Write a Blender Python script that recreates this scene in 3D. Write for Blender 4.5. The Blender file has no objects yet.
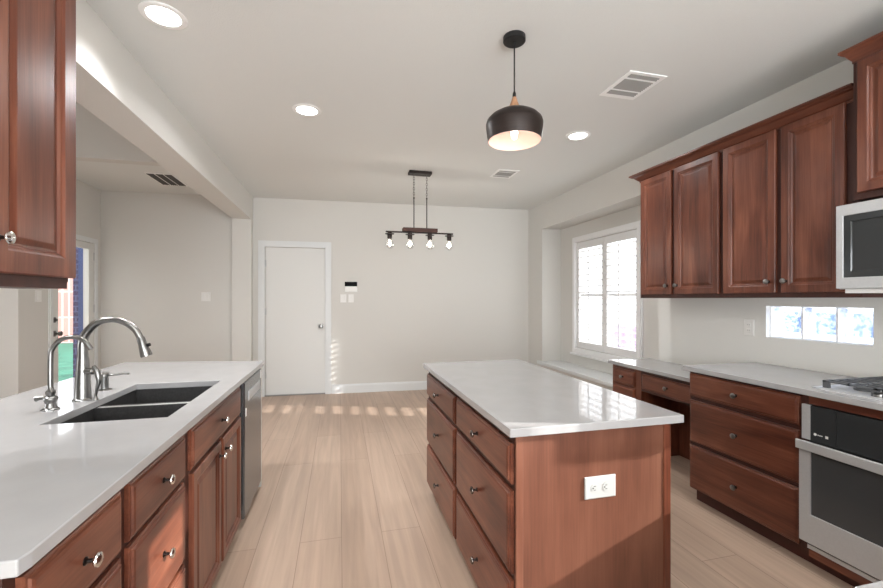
import bpy, bmesh, math, random
from mathutils import Vector, Matrix
random.seed(7)
sc = bpy.context.scene
COL = sc.collection

# ------------------------------------------------------------------ camera
F_PX, SHIFT_PX = 410.0, 5.0
YAW = math.atan(102 / F_PX)
cam_d = bpy.data.cameras.new('camera')
cam = bpy.data.objects.new('camera', cam_d); COL.objects.link(cam)
cam_d.sensor_width = 36; cam_d.sensor_fit = 'HORIZONTAL'
cam_d.lens = 36 * F_PX / 883
cam_d.shift_y = SHIFT_PX / 883
cam_d.clip_start = 0.02
cam.location = (0, 0, 1.37)
cam.rotation_euler = (math.pi / 2, 0, -YAW)
sc.camera = cam

# ------------------------------------------------------------------ world, sun, exposure
sc.view_settings.view_transform = 'Standard'
sc.view_settings.look = 'None'
sc.view_settings.gamma = 1
sc.view_settings.exposure = 0.15
sc.view_settings.use_curve_mapping = False
w = bpy.data.worlds.new('sky'); sc.world = w; w.use_nodes = True
wn = w.node_tree.nodes; wn['Background'].inputs[0].default_value = (0.93, 0.96, 1.0, 1)
wn['Background'].inputs[1].default_value = 3.2

sd = bpy.data.lights.new('sun', 'SUN'); sun = bpy.data.objects.new('sun', sd); COL.objects.link(sun)
sun.rotation_euler = Vector((-1, 0.325, -0.385)).to_track_quat('-Z', 'Y').to_euler()
sd.energy = 8.5; sd.angle = math.radians(0.5); sd.color = (1, .97, .93)

def area(name, loc, aim, sx, sy, power, color=(1, 1, 1), portal=False, shape='RECTANGLE'):
    d = bpy.data.lights.new(name, 'AREA'); o = bpy.data.objects.new(name, d); COL.objects.link(o)
    d.shape = shape; d.size = sx
    if shape == 'RECTANGLE': d.size_y = sy
    d.energy = power; d.color = color; d.cycles.is_portal = portal
    o.location = loc; o.rotation_euler = Vector(aim).to_track_quat('-Z', 'Y').to_euler()
    return o
# added fill lamps for unseen rear and living openings, and bounce into the bay
area('added_fill_rear', (0.9, -3.4, 1.25), (0, 1, .7), 3.4, 2.1, 235, (.93, .97, 1))
area('added_fill_living', (-6.3, 1.2, 1.5), (1, 0, 0.1), 2.4, 1.2, 28, (.97, .985, 1))
area('added_fill_bay_bounce', (3.95, 4.5, .25), (-1, 0, .8), 2.2, 1.2, 45, (1, .99, .97))
area('portal_bay_window', (3.36, 4.5, 1.42), (-1, 0, 0), 1.5, 1.6, 1, portal=True)
area('portal_sink_window', (3.1, 0.55, 1.55), (-1, 0, 0), .9, 1.1, 1, portal=True)

# ------------------------------------------------------------------ materials
def srgb(r, g, b):
    def c(v):
        v /= 255
        return v / 12.92 if v <= 0.04045 else ((v + 0.055) / 1.055) ** 2.4
    return (c(r), c(g), c(b), 1)

def mat(name, col, rough=0.5, metal=0.0, spec=0.5, coat=0.0, noise=None, bump=None, emis=None, trans=0.0, ior=1.45):
    m = bpy.data.materials.new(name); m.use_nodes = True
    nt = m.node_tree; b = nt.nodes['Principled BSDF']
    b.inputs['Base Color'].default_value = col
    b.inputs['Roughness'].default_value = rough
    b.inputs['Metallic'].default_value = metal
    b.inputs['Specular IOR Level'].default_value = spec
    b.inputs['Coat Weight'].default_value = coat
    b.inputs['Transmission Weight'].default_value = trans
    b.inputs['IOR'].default_value = ior
    if noise or bump: tc = nt.nodes.new('ShaderNodeTexCoord')
    if noise:
        sx, sy, sz, amt = noise
        mp = nt.nodes.new('ShaderNodeMapping'); mp.inputs['Scale'].default_value = (sx, sy, sz)
        nz = nt.nodes.new('ShaderNodeTexNoise'); nz.inputs['Scale'].default_value = 1; nz.inputs['Detail'].default_value = 4
        nt.links.new(tc.outputs['Object'], mp.inputs['Vector']); nt.links.new(mp.outputs[0], nz.inputs['Vector'])
        rp = nt.nodes.new('ShaderNodeValToRGB')
        a = [max(0, c * (1 - amt)) for c in col[:3]] + [1]; c2 = [min(1, c * (1 + amt)) for c in col[:3]] + [1]
        rp.color_ramp.elements[0].position = .3; rp.color_ramp.elements[1].position = .7
        rp.color_ramp.elements[0].color = a; rp.color_ramp.elements[1].color = c2
        nt.links.new(nz.outputs['Fac'], rp.inputs[0]); nt.links.new(rp.outputs[0], b.inputs['Base Color'])
    if bump:
        sc_, st = bump
        nz = nt.nodes.new('ShaderNodeTexNoise'); nz.inputs['Scale'].default_value = sc_; nz.inputs['Detail'].default_value = 3
        bp = nt.nodes.new('ShaderNodeBump'); bp.inputs['Strength'].default_value = st; bp.inputs['Distance'].default_value = 0.004
        nt.links.new(tc.outputs['Object'], nz.inputs['Vector']); nt.links.new(nz.outputs['Fac'], bp.inputs['Height'])
        nt.links.new(bp.outputs[0], b.inputs['Normal'])
    if emis:
        b.inputs['Emission Color'].default_value = emis[0]; b.inputs['Emission Strength'].default_value = emis[1]
    return m

def wood(name, axis, dark, mid, light, rough=0.33):
    """stained cherry with the grain along one axis"""
    m = bpy.data.materials.new(name); m.use_nodes = True
    nt = m.node_tree; N = nt.nodes; L = nt.links; b = N['Principled BSDF']
    tc = N.new('ShaderNodeTexCoord'); oi = N.new('ShaderNodeObjectInfo')
    off = N.new('ShaderNodeVectorMath'); off.operation = 'SCALE'; off.inputs[0].default_value = (7.3, 5.1, 9.7)
    L.new(oi.outputs['Random'], off.inputs['Scale'])
    ad = N.new('ShaderNodeVectorMath'); ad.operation = 'ADD'
    L.new(tc.outputs['Object'], ad.inputs[0]); L.new(off.outputs[0], ad.inputs[1])
    def nz(across, along, detail, dist=0.0):
        mp = N.new('ShaderNodeMapping'); s = [across] * 3; s['xyz'.index(axis)] = along
        mp.inputs['Scale'].default_value = s
        n = N.new('ShaderNodeTexNoise'); n.inputs['Scale'].default_value = 1; n.inputs['Detail'].default_value = detail
        n.inputs['Distortion'].default_value = dist
        L.new(ad.outputs[0], mp.inputs['Vector']); L.new(mp.outputs[0], n.inputs['Vector']); return n
    n1 = nz(11, 1.3, 5, 0.8); n2 = nz(160, 5, 3); n3 = nz(3.5, 2.5, 2)
    mx = N.new('ShaderNodeMix'); mx.data_type = 'FLOAT'; mx.inputs[0].default_value = 0.28
    L.new(n1.outputs['Fac'], mx.inputs[2]); L.new(n2.outputs['Fac'], mx.inputs[3])
    mx2 = N.new('ShaderNodeMix'); mx2.data_type = 'FLOAT'; mx2.inputs[0].default_value = 0.3
    L.new(mx.outputs[0], mx2.inputs[2]); L.new(n3.outputs['Fac'], mx2.inputs[3])
    rp = N.new('ShaderNodeValToRGB'); e = rp.color_ramp.elements
    e[0].position = .34; e[0].color = dark; e[1].position = .68; e[1].color = light
    k = rp.color_ramp.elements.new(.5); k.color = mid
    L.new(mx2.outputs[0], rp.inputs[0])
    hs = N.new('ShaderNodeHueSaturation'); mr = N.new('ShaderNodeMapRange')
    mr.inputs['To Min'].default_value = .9; mr.inputs['To Max'].default_value = 1.12
    L.new(oi.outputs['Random'], mr.inputs['Value']); L.new(mr.outputs[0], hs.inputs['Value'])
    L.new(rp.outputs[0], hs.inputs['Color']); L.new(hs.outputs[0], b.inputs['Base Color'])
    b.inputs['Roughness'].default_value = rough; b.inputs['Coat Weight'].default_value = .1; b.inputs['Coat Roughness'].default_value = .25; b.inputs['Specular IOR Level'].default_value = .4
    return m
D, M_, LT = srgb(66, 32, 22), srgb(102, 56, 40), srgb(136, 84, 63)
W = {a: wood('cherry_' + a, a, D, M_, LT) for a in 'xyz'}
D2, M2, L2 = srgb(90, 54, 41), srgb(110, 69, 53), srgb(126, 83, 65)
WPANEL = wood('cherry_veneer', 'z', D2, M2, L2, .42)
WFRAME = mat('cherry_frame', srgb(62, 31, 23), .45, noise=(30, 30, 5, .18))  # darkened to stand in for shadow in the drawer gaps
WTOE = mat('toe_kick_wood', srgb(70, 34, 25), .5)

WALL = mat('wall_paint', srgb(217, 215, 210), .85, spec=.2, bump=(90, .12))
CEIL = mat('ceiling_paint', srgb(226, 227, 224), .95, spec=.1, bump=(130, .5))
TRIM = mat('white_trim', srgb(226, 228, 228), .4)
DOORM = mat('white_door', srgb(226, 226, 223), .45)
QUARTZ = mat('white_quartz', srgb(167, 166, 166), .05, spec=.9, noise=(9, 9, 9, .03))
STEEL = mat('brushed_steel', srgb(196, 197, 198), .42, metal=.4, noise=(2, 120, 120, .03))
STEEL_S = mat('satin_nickel', srgb(142, 141, 139), .28, metal=1)
CHROME = mat('polished_knob', srgb(215, 213, 210), .16, metal=1)
KDARK = mat('knob_neck_dark', srgb(62, 56, 54), .3, metal=1)
STEEL_D = mat('dishwasher_steel', srgb(128, 131, 133), .22, metal=.8, noise=(120, 120, 2, .06))
BLACKG = mat('black_glass', srgb(52, 54, 55), .08, spec=.6)
BLACKP = mat('black_plastic', srgb(26, 26, 27), .4)
OVENG = mat('oven_window_glass', srgb(68, 69, 70), .12, spec=.5)
SINKM = mat('black_composite', srgb(48, 47, 47), .55, noise=(90, 90, 90, .25))
IRON = mat('cast_iron', srgb(92, 93, 95), .5, metal=.3)
PLATEW = mat('outlet_plate', srgb(186, 188, 187), .4)
WHITEP = mat('white_plastic', srgb(236, 235, 232), .35)
GREYP = mat('outlet_slots', srgb(70, 68, 64), .5)
SCREEN = mat('keypad_screen', srgb(10, 10, 11), .5, spec=.1)
VENTW = mat('vent_white', srgb(247, 247, 245), .5)
VENTD = mat('vent_slat_grey', srgb(158, 156, 152), .8)  # grey of the vent slats and backing
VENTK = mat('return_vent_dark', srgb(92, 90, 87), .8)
LOUVER = mat('shutter_white', srgb(232, 232, 232), .4)
BRONZE = mat('oil_rubbed_bronze', srgb(48, 40, 37), .42, metal=.6)
BEAMW = mat('dark_stained_beam', srgb(72, 44, 36), .6, noise=(4, 60, 60, .3))
CHAINM = mat('grey_chain', srgb(128, 124, 120), .4, metal=.8)
BLACKM = mat('matte_black_metal', srgb(22, 22, 23), .45)
SHADEO = mat('shade_dark_brown', srgb(45, 36, 33), .38, metal=.35, noise=(3, 3, 60, .2))
SHADEI = mat('shade_inner_bulb_tint', srgb(240, 208, 196), .6)  # white paint inside, with the bulb's pinkish light mixed into the colour
CONEW = mat('light_oak_cone', srgb(176, 132, 100), .5, noise=(60, 60, 6, .2))
BULB = mat('bulb_glow', srgb(255, 225, 190), .3, emis=((1, .9, .82, 1), 14))
FIL = mat('filament_glow', srgb(255, 235, 210), .3, emis=((1, .9, .76, 1), 14))
CANL = mat('can_diffuser', srgb(255, 255, 255), .5, emis=((1, .97, .93, 1), 9))
GLASSB = None
FRAMEW = mat('window_vinyl', srgb(240, 240, 240), .4)
LEVER = mat('lever_steel', srgb(120, 118, 116), .3, metal=1)
FENCEM = mat('pink_boards', srgb(196, 112, 104), .8)
GRASSM = mat('lawn_green', srgb(52, 112, 92), .95, noise=(3, 3, 3, .35))
BLUEM = mat('slate_blue_paint', srgb(56, 72, 118), .6)
PATIO = mat('pale_concrete', srgb(190, 188, 184), .9, noise=(2, 2, 2, .1))
LILAC = mat('lilac_boards', srgb(186, 164, 204), .8, noise=(6, 6, 6, .3))

def glass(name, tint=(1, 1, 1, 1), gloss=.07):
    m = bpy.data.materials.new(name); m.use_nodes = True; nt = m.node_tree; nt.nodes.clear()
    o = nt.nodes.new('ShaderNodeOutputMaterial'); t = nt.nodes.new('ShaderNodeBsdfTransparent'); g = nt.nodes.new('ShaderNodeBsdfGlossy')
    t.inputs[0].default_value = tint; g.inputs['Roughness'].default_value = .02
    mx = nt.nodes.new('ShaderNodeMixShader'); mx.inputs[0].default_value = gloss
    nt.links.new(t.outputs[0], mx.inputs[1]); nt.links.new(g.outputs[0], mx.inputs[2]); nt.links.new(mx.outputs[0], o.inputs[0])
    return m
PANE = glass('window_pane'); BULBG = glass('clear_bulb_glass', (.97, .97, .97, 1), .12)

def frosted(dark=1.0, base=(.86, .9, .97, 1)):
    m = bpy.data.materials.new('glass_block'); m.use_nodes = True; nt = m.node_tree; nt.nodes.clear(); N = nt.nodes.new; L = nt.links.new
    o = N('ShaderNodeOutputMaterial'); t = N('ShaderNodeBsdfTransparent'); g = N('ShaderNodeBsdfTranslucent'); gl = N('ShaderNodeBsdfGlossy')
    g.inputs[0].default_value = base; gl.inputs['Roughness'].default_value = .05
    tc = N('ShaderNodeTexCoord'); vo = N('ShaderNodeTexNoise'); vo.inputs['Scale'].default_value = 45; vo.inputs['Detail'].default_value = 3
    L(tc.outputs['Object'], vo.inputs['Vector']); rp = N('ShaderNodeValToRGB'); rp.color_ramp.elements[0].position = .4; rp.color_ramp.elements[1].position = .6
    rp.color_ramp.elements[0].color = tuple(c * dark for c in (.5, .58, .75)) + (1,); rp.color_ramp.elements[1].color = tuple(c * dark for c in (.95, .97, 1)) + (1,)
    L(vo.outputs['Fac'], rp.inputs[0]); L(rp.outputs[0], t.inputs[0])
    a = N('ShaderNodeMixShader'); a.inputs[0].default_value = .35; b = N('ShaderNodeMixShader'); b.inputs[0].default_value = .06
    L(t.outputs[0], a.inputs[1]); L(g.outputs[0], a.inputs[2]); L(a.outputs[0], b.inputs[1]); L(gl.outputs[0], b.inputs[2]); L(b.outputs[0], o.inputs[0])
    return m
GLASSB = frosted(); GLASSC = frosted(.88, (.72, .77, .88, 1))

def brick_mat(name, c1, c2, mortar, bw=.21, rh=.075, ms=.01, off=.5):
    m = mat(name, c1, .85); nt = m.node_tree
    tc = nt.nodes.new('ShaderNodeTexCoord'); mp = nt.nodes.new('ShaderNodeMapping'); mp.inputs['Rotation'].default_value = (math.pi / 2, 0, 0)
    b = nt.nodes.new('ShaderNodeTexBrick'); b.inputs['Scale'].default_value = 1; b.inputs['Brick Width'].default_value = bw
    b.inputs['Row Height'].default_value = rh; b.inputs['Mortar Size'].default_value = ms; b.offset = off
    b.inputs['Color1'].default_value = c1; b.inputs['Color2'].default_value = c2; b.inputs['Mortar'].default_value = mortar
    nt.links.new(tc.outputs['Object'], mp.inputs[0]); nt.links.new(mp.outputs[0], b.inputs['Vector'])
    nt.links.new(b.outputs['Color'], nt.nodes['Principled BSDF'].inputs['Base Color'])
    return m
BRICK = brick_mat('shade_tinted_brick', srgb(58, 52, 84), srgb(74, 60, 92), srgb(92, 98, 132))  # bluish shade is put into the brick colours

FENCEM = brick_mat('pink_boards', srgb(204, 136, 130), srgb(212, 148, 140), srgb(232, 196, 190), .17, .8, .022, 0)

def floor_mat():
    m = mat('oak_planks', srgb(185, 165, 147), .38, spec=.4); nt = m.node_tree; N = nt.nodes; L = nt.links
    tc = N.new('ShaderNodeTexCoord'); mp = N.new('ShaderNodeMapping'); mp.inputs['Rotation'].default_value = (0, 0, math.pi / 2)
    mp.inputs['Location'].default_value = (.4, .09, 0)
    br = N.new('ShaderNodeTexBrick'); br.inputs['Scale'].default_value = 1; br.inputs['Brick Width'].default_value = 1.83
    br.inputs['Row Height'].default_value = .228; br.inputs['Mortar Size'].default_value = .0016; br.inputs['Mortar Smooth'].default_value = .3
    br.offset = .37; br.inputs['Bias'].default_value = 0
    br.inputs['Color1'].default_value = srgb(190, 166, 147); br.inputs['Color2'].default_value = srgb(178, 153, 134)
    br.inputs['Mortar'].default_value = srgb(140, 118, 102)
    L.new(tc.outputs['Object'], mp.inputs[0]); L.new(mp.outputs[0], br.inputs['Vector'])
    m2 = N.new('ShaderNodeMapping'); m2.inputs['Scale'].default_value = (26, 1.3, 1)
    nz = N.new('ShaderNodeTexNoise'); nz.inputs['Scale'].default_value = 1; nz.inputs['Detail'].default_value = 6; nz.inputs['Distortion'].default_value = .6
    L.new(tc.outputs['Object'], m2.inputs[0]); L.new(m2.outputs[0], nz.inputs['Vector'])
    m3 = N.new('ShaderNodeMapping'); m3.inputs['Scale'].default_value = (4.5, .7, 1)
    n3 = N.new('ShaderNodeTexNoise'); n3.inputs['Scale'].default_value = 1; n3.inputs['Detail'].default_value = 2
    L.new(tc.outputs['Object'], m3.inputs[0]); L.new(m3.outputs[0], n3.inputs['Vector'])
    r = N.new('ShaderNodeMapRange'); r.inputs['From Min'].default_value = .3; r.inputs['From Max'].default_value = .7
    r.inputs['To Min'].default_value = .86; r.inputs['To Max'].default_value = 1.08; L.new(nz.outputs['Fac'], r.inputs['Value'])
    r2 = N.new('ShaderNodeMapRange'); r2.inputs['From Min'].default_value = .3; r2.inputs['From Max'].default_value = .7
    r2.inputs['To Min'].default_value = .9; r2.inputs['To Max'].default_value = 1.08; L.new(n3.outputs['Fac'], r2.inputs['Value'])
    mu = N.new('ShaderNodeMath'); mu.operation = 'MULTIPLY'; L.new(r.outputs[0], mu.inputs[0]); L.new(r2.outputs[0], mu.inputs[1])
    vm = N.new('ShaderNodeVectorMath'); vm.operation = 'SCALE'; L.new(br.outputs['Color'], vm.inputs[0]); L.new(mu.outputs[0], vm.inputs['Scale'])
    L.new(vm.outputs[0], N['Principled BSDF'].inputs['Base Color'])
    bp = N.new('ShaderNodeBump'); bp.inputs['Strength'].default_value = .15; bp.inputs['Distance'].default_value = .002
    L.new(br.outputs['Fac'], bp.inputs['Height']); bp.invert = True; L.new(bp.outputs[0], N['Principled BSDF'].inputs['Normal'])
    return m
FLOOR = floor_mat()

# ------------------------------------------------------------------ mesh helpers (world coordinates)
def wloc(o):
    v = Vector((0, 0, 0))
    while o: v += o.location; o = o.parent
    return v
def obj(name, bm, m, parent=None, smooth=False, bevel=0, xf=None, origin=None, label=None):
    if xf is not None: bm.transform(xf)
    if parent is None and origin is None:
        zs = [v.co for v in bm.verts]
        mn = Vector([min(c[i] for c in zs) for i in range(3)]); mxx = Vector([max(c[i] for c in zs) for i in range(3)])
        origin = Vector(((mn.x + mxx.x) / 2, (mn.y + mxx.y) / 2, mn.z))
    base = wloc(parent) if parent else Vector(origin)
    bm.transform(Matrix.Translation(-base))
    bmesh.ops.recalc_face_normals(bm, faces=bm.faces)
    me = bpy.data.meshes.new(name)
    if smooth:
        for f in bm.faces: f.smooth = True
    bm.to_mesh(me); bm.free()
    o = bpy.data.objects.new(name, me); COL.objects.link(o)
    if parent: o.parent = parent
    else: o.location = origin
    for mm in (m if isinstance(m, (list, tuple)) else [m]): me.materials.append(mm)
    if smooth:
        me.set_sharp_from_angle(angle=math.radians(38))
    if bevel:
        b = o.modifiers.new('bevel', 'BEVEL'); b.width = bevel; b.segments = 2; b.limit_method = 'ANGLE'; b.angle_limit = math.radians(50)
    if label: o['label'] = label
    return o
def struct(name, bm, m, **k):
    p = k.get('parent'); o = obj(name, bm, m, **k)
    if p is None: o['kind'] = 'structure'
    return o
def tag(o, label, cat, group=None):
    o['label'] = label; o['category'] = cat
    if group: o['group'] = group
    return o
def thing(name, label, cat, loc, group=None):
    o = bpy.data.objects.new(name, None); COL.objects.link(o); o.location = loc; o.empty_display_size = .1
    return tag(o, label, cat, group)
def copy_tree(o, parent=None):
    c = o.copy(); COL.objects.link(c)
    if parent: c.parent = parent
    for ch in list(o.children): copy_tree(ch, c)
    return c

def BM(): return bmesh.new()
def box(bm, x0, x1, y0, y1, z0, z1, mi=0):
    vs = [bm.verts.new(p) for p in ((x0, y0, z0), (x1, y0, z0), (x1, y1, z0), (x0, y1, z0), (x0, y0, z1), (x1, y0, z1), (x1, y1, z1), (x0, y1, z1))]
    for f in ((0, 3, 2, 1), (4, 5, 6, 7), (0, 1, 5, 4), (1, 2, 6, 5), (2, 3, 7, 6), (3, 0, 4, 7)):
        bm.faces.new([vs[i] for i in f]).material_index = mi
    return bm
def bx(*a, **k): return box(BM(), *a, **k)
def frame_fn(axis, pos, sgn):
    """(a, b, d) -> world: a horizontal in the plane, b up, d outwards"""
    if axis == 'x': return lambda a, b, d: Vector((pos + sgn * d, a, b))
    if axis == 'y': return lambda a, b, d: Vector((a, pos + sgn * d, b))
    return lambda a, b, d: Vector((a, b, pos + sgn * d))
def loft(fn, a0, a1, b0, b1, prof, bm=None):
    """nested rectangles: prof = [(inset, depth)...] starting at the back"""
    bm = bm or BM(); rings = []
    for i, d in prof:
        rings.append([bm.verts.new(fn(*p, d)) for p in ((a0 + i, b0 + i), (a1 - i, b0 + i), (a1 - i, b1 - i), (a0 + i, b1 - i))])
    for r, s in zip(rings, rings[1:]):
        for k in range(4): bm.faces.new((r[k], r[(k + 1) % 4], s[(k + 1) % 4], s[k]))
    bm.faces.new(rings[0]); bm.faces.new(rings[-1]); return bm
def lathe(prof, origin=(0, 0, 0), axis=(0, 0, 1), seg=24, bm=None, cap=True):
    """prof = [(radius, height)...] along axis"""
    bm = bm or BM(); q = Vector(axis).to_track_quat('Z', 'Y'); O = Vector(origin); rings = []
    for r, h in prof:
        if r < 1e-6: rings.append([bm.verts.new(O + q @ Vector((0, 0, h)))])
        else: rings.append([bm.verts.new(O + q @ Vector((r * math.cos(2 * math.pi * k / seg), r * math.sin(2 * math.pi * k / seg), h))) for k in range(seg)])
    for r, s in zip(rings, rings[1:]):
        for k in range(seg):
            j = (k + 1) % seg
            if len(r) == 1 and len(s) == 1: continue
            if len(r) == 1: bm.faces.new((r[0], s[j], s[k]))
            elif len(s) == 1: bm.faces.new((r[k], r[j], s[0]))
            else: bm.faces.new((r[k], r[j], s[j], s[k]))
    if cap:
        for r in (rings[0], rings[-1]):
            if len(r) > 1: bm.faces.new(r)
    return bm
def tube(pts, rad, seg=14, bm=None):
    """pts polyline, rad a number or one per point"""
    bm = bm or BM(); P = [Vector(p) for p in pts]; R = rad if isinstance(rad, (list, tuple)) else [rad] * len(P)
    t0 = (P[1] - P[0]).normalized(); up = Vector((0, 0, 1)) if abs(t0.z) < .9 else Vector((0, 1, 0)); n = t0.cross(up).normalized(); rings = []
    for i, p in enumerate(P):
        t = ((P[min(i + 1, len(P) - 1)] - P[max(i - 1, 0)])).normalized()
        n = (n - t * n.dot(t)).normalized(); b = t.cross(n)
        rings.append([bm.verts.new(p + R[i] * (math.cos(2 * math.pi * k / seg) * n + math.sin(2 * math.pi * k / seg) * b)) for k in range(seg)])
    for r, s in zip(rings, rings[1:]):
        for k in range(seg): bm.faces.new((r[k], r[(k + 1) % seg], s[(k + 1) % seg], s[k]))
    bm.faces.new(rings[0]); bm.faces.new(rings[-1]); return bm
def smoothpts(ctrl, n=8):
    P = [Vector(c) for c in ctrl]; P = [2 * P[0] - P[1]] + P + [2 * P[-1] - P[-2]]; out = []
    for i in range(1, len(P) - 2):
        for k in range(n):
            t = k / n; a, b, c, d = P[i - 1:i + 3]
            out.append(.5 * ((2 * b) + (c - a) * t + (2 * a - 5 * b + 4 * c - d) * t * t + (3 * b - a - 3 * c + d) * t ** 3))
    out.append(P[-2]); return out
def sweep(path, prof, bm=None):
    """horizontal path [(x,y)], profile [(outset to the right of travel, z)] mitred"""
    bm = bm or BM(); P = [Vector((p[0], p[1])) for p in path]; rings = []
    for i, p in enumerate(P):
        def nrm(a, b): d = (b - a).normalized(); return Vector((d.y, -d.x))
        if i == 0: m = nrm(P[0], P[1])
        elif i == len(P) - 1: m = nrm(P[-2], P[-1])
        else:
            n1, n2 = nrm(P[i - 1], p), nrm(p, P[i + 1]); m = (n1 + n2).normalized(); m /= max(.2, m.dot(n1))
        rings.append([bm.verts.new((p.x + m.x * o, p.y + m.y * o, z)) for o, z in prof])
    n = len(prof)
    for r, s in zip(rings, rings[1:]):
        for k in range(n): bm.faces.new((r[k], r[(k + 1) % n], s[(k + 1) % n], s[k]))
    bm.faces.new(rings[0]); bm.faces.new(rings[-1]); return bm
def grid(fn, A, B, t, holes=(), bm=None):
    """slab over breaks A x B of thickness t, leaving out cells whose centre lies in a hole (a0,a1,b0,b1)"""
    bm = bm or BM(); V = {}
    def v(i, j, k):
        if (i, j, k) not in V: V[i, j, k] = bm.verts.new(fn(A[i], B[j], t * k))
        return V[i, j, k]
    def solid(i, j):
        if not (0 <= i < len(A) - 1 and 0 <= j < len(B) - 1): return False
        ca, cb = (A[i] + A[i + 1]) / 2, (B[j] + B[j + 1]) / 2
        return not any(h[0] < ca < h[1] and h[2] < cb < h[3] for h in holes)
    for i in range(len(A) - 1):
        for j in range(len(B) - 1):
            if not solid(i, j): continue
            for k in (0, 1): bm.faces.new((v(i, j, k), v(i + 1, j, k), v(i + 1, j + 1, k), v(i, j + 1, k)))
            for (di, dj, e) in ((-1, 0, ((i, j), (i, j + 1))), (1, 0, ((i + 1, j), (i + 1, j + 1))), (0, -1, ((i, j), (i + 1, j))), (0, 1, ((i, j + 1), (i + 1, j + 1)))):
                if not solid(i + di, j + dj):
                    (p, q) = e; bm.faces.new((v(*p, 0), v(*q, 0), v(*q, 1), v(*p, 1)))
    return bm
def wall_holes(name, axis, pos, sgn, t, a0, a1, b0, b1, holes, m, xf=None):
    A = sorted({a0, a1, *[h[0] for h in holes], *[h[1] for h in holes]}); B = sorted({b0, b1, *[h[2] for h in holes], *[h[3] for h in holes]})
    return struct(name, grid(frame_fn(axis, pos, sgn), A, B, t, holes), m, xf=xf)

# ------------------------------------------------------------------ the setting
CZ = 2.79; WX = 2.92; BX = -1.17; NX = -3.03
T = math.radians(-2.6)   # the end wall stands a little out of square
BW = Matrix.Translation((0, 6.14, 0)) @ Matrix.Rotation(T, 4, 'Z')   # local: x along the wall, y=0 its face, z up
struct('floor', bx(-7.2, 3.3, -3.9, 6.6, -.06, 0), FLOOR)
struct('ceiling', bx(BX - .05, 3.3, -3.9, 6.6, CZ, CZ + .09), CEIL)
g = BM(); box(g, -3.2, BX - .2, 4.98, 6.6, CZ, CZ + .09)
struct('ceiling_nook', g, CEIL)
struct('ceiling_living', bx(-7.2, BX - .2, -3.9, 4.87, 3.55, 3.65), CEIL)
struct('wall_header', bx(-7.2, BX - .24, 4.86, 4.98, CZ, 3.55), WALL)
DH0, DH1, DHZ = -1.02, -.2, 2.105
wall_holes('wall_back', 'y', 0, 1, .2, -3.16, 3.5, 0, 2.95, [(DH0, DH1, -1, DHZ)], WALL, xf=BW)
# right wall with bay, glass block strip and a window behind the camera
BY0, BY1, BZ0, BZ1 = 3.257, 5.545, .44, 2.41
TY0, TY1, TZ0, TZ1 = 1.655, 2.254, 1.102, 1.322
SY0, SY1, SZ0, SZ1 = .20, .90, 1.05, 2.04
A_ = sorted({-3.9, 6.3, BY0, BY1, TY0, TY1, SY0, SY1}); B_ = sorted({0, CZ, BZ0, BZ1, TZ0, TZ1, SZ0, SZ1})
struct('wall_right', grid(frame_fn('x', WX, 1), A_, B_, .15, [(BY0, BY1, BZ0, BZ1), (TY0, TY1, TZ0, TZ1), (SY0, SY1, SZ0, SZ1)]), WALL)
VX = 3.23; VY0, VY1, VZ0, VZ1 = 3.90, 5.13, .69, 2.16
g = grid(frame_fn('x', VX, 1), sorted({BY0 - .1, BY1 + .1, VY0, VY1}), sorted({.2, 2.6, VZ0, VZ1}), .12, [(VY0, VY1, VZ0, VZ1)])
box(g, WX + .15, VX, BY1, BY1 + .1, .2, 2.6); box(g, WX + .15, VX, BY0 - .1, BY0, .2, 2.6); box(g, WX + .15, VX, BY0, BY1, BZ1, BZ1 + .1)
struct('wall_bay', g, WALL)
struct('trim_1', bx(2.885, VX, BY0 - .04, 5.65, .402, .447), TRIM, bevel=.006)
# beam, wall under it, stub at the end wall
struct('wall_beam', bx(BX - .24, BX, 1.35, 6.19, 2.46, 3.6), WALL)
struct('wall_left', bx(BX - .24, BX, -3.9, 1.35, 0, 3.6), WALL)
struct('wall_stub', bx(BX - .24, BX, 6.06, 6.25, 0, 2.46), WALL)
# nook outer wall with the glazed door
EY0, EY1, EZ = 5.34, 6.135, 2.075
wall_holes('wall_nook', 'x', NX, -1, .12, 4.86, 6.4, 0, CZ + .02, [(EY0, EY1, -1, EZ)], WALL)
struct('wall_living', bx(-7.2, NX - .12, 4.86, 4.98, 0, CZ), WALL)
wall_holes('wall_living_side', 'x', -6.9, -1, .15, -3.9, 4.9, 0, 3.6, [(0, 2.4, .9, 2.1)], WALL)
wall_holes('wall_rear', 'y', -3.7, -1, .15, -7.2, 3.3, 0, 3.6, [(-.8, 2.6, .2, 2.3)], WALL)
struct('window_3', loft(frame_fn('y', -3.78, 1), -.8, 2.6, .2, 2.3, [(0, 0), (0, .02)]), PANE)  # unseen rear window, added to let daylight in
# baseboards
prof_bb = [(0, 0), (.014, 0), (.014, .105), (.008, .13), (0, .13)]
for nm, (a, b) in (('baseboard_back', (-.11, 3.05)), ('baseboard_nook', (-3.03, -1.36))):
    struct(nm, sweep([(b, 0), (a, 0)][::-1], prof_bb), TRIM, xf=BW)
struct('baseboard_right', sweep([(WX, 6.0), (WX, 3.4)], prof_bb), TRIM)
struct('baseboard_beam', bx(BX, BX + .012, 6.06, 6.18, 0, .13), TRIM)

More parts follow.
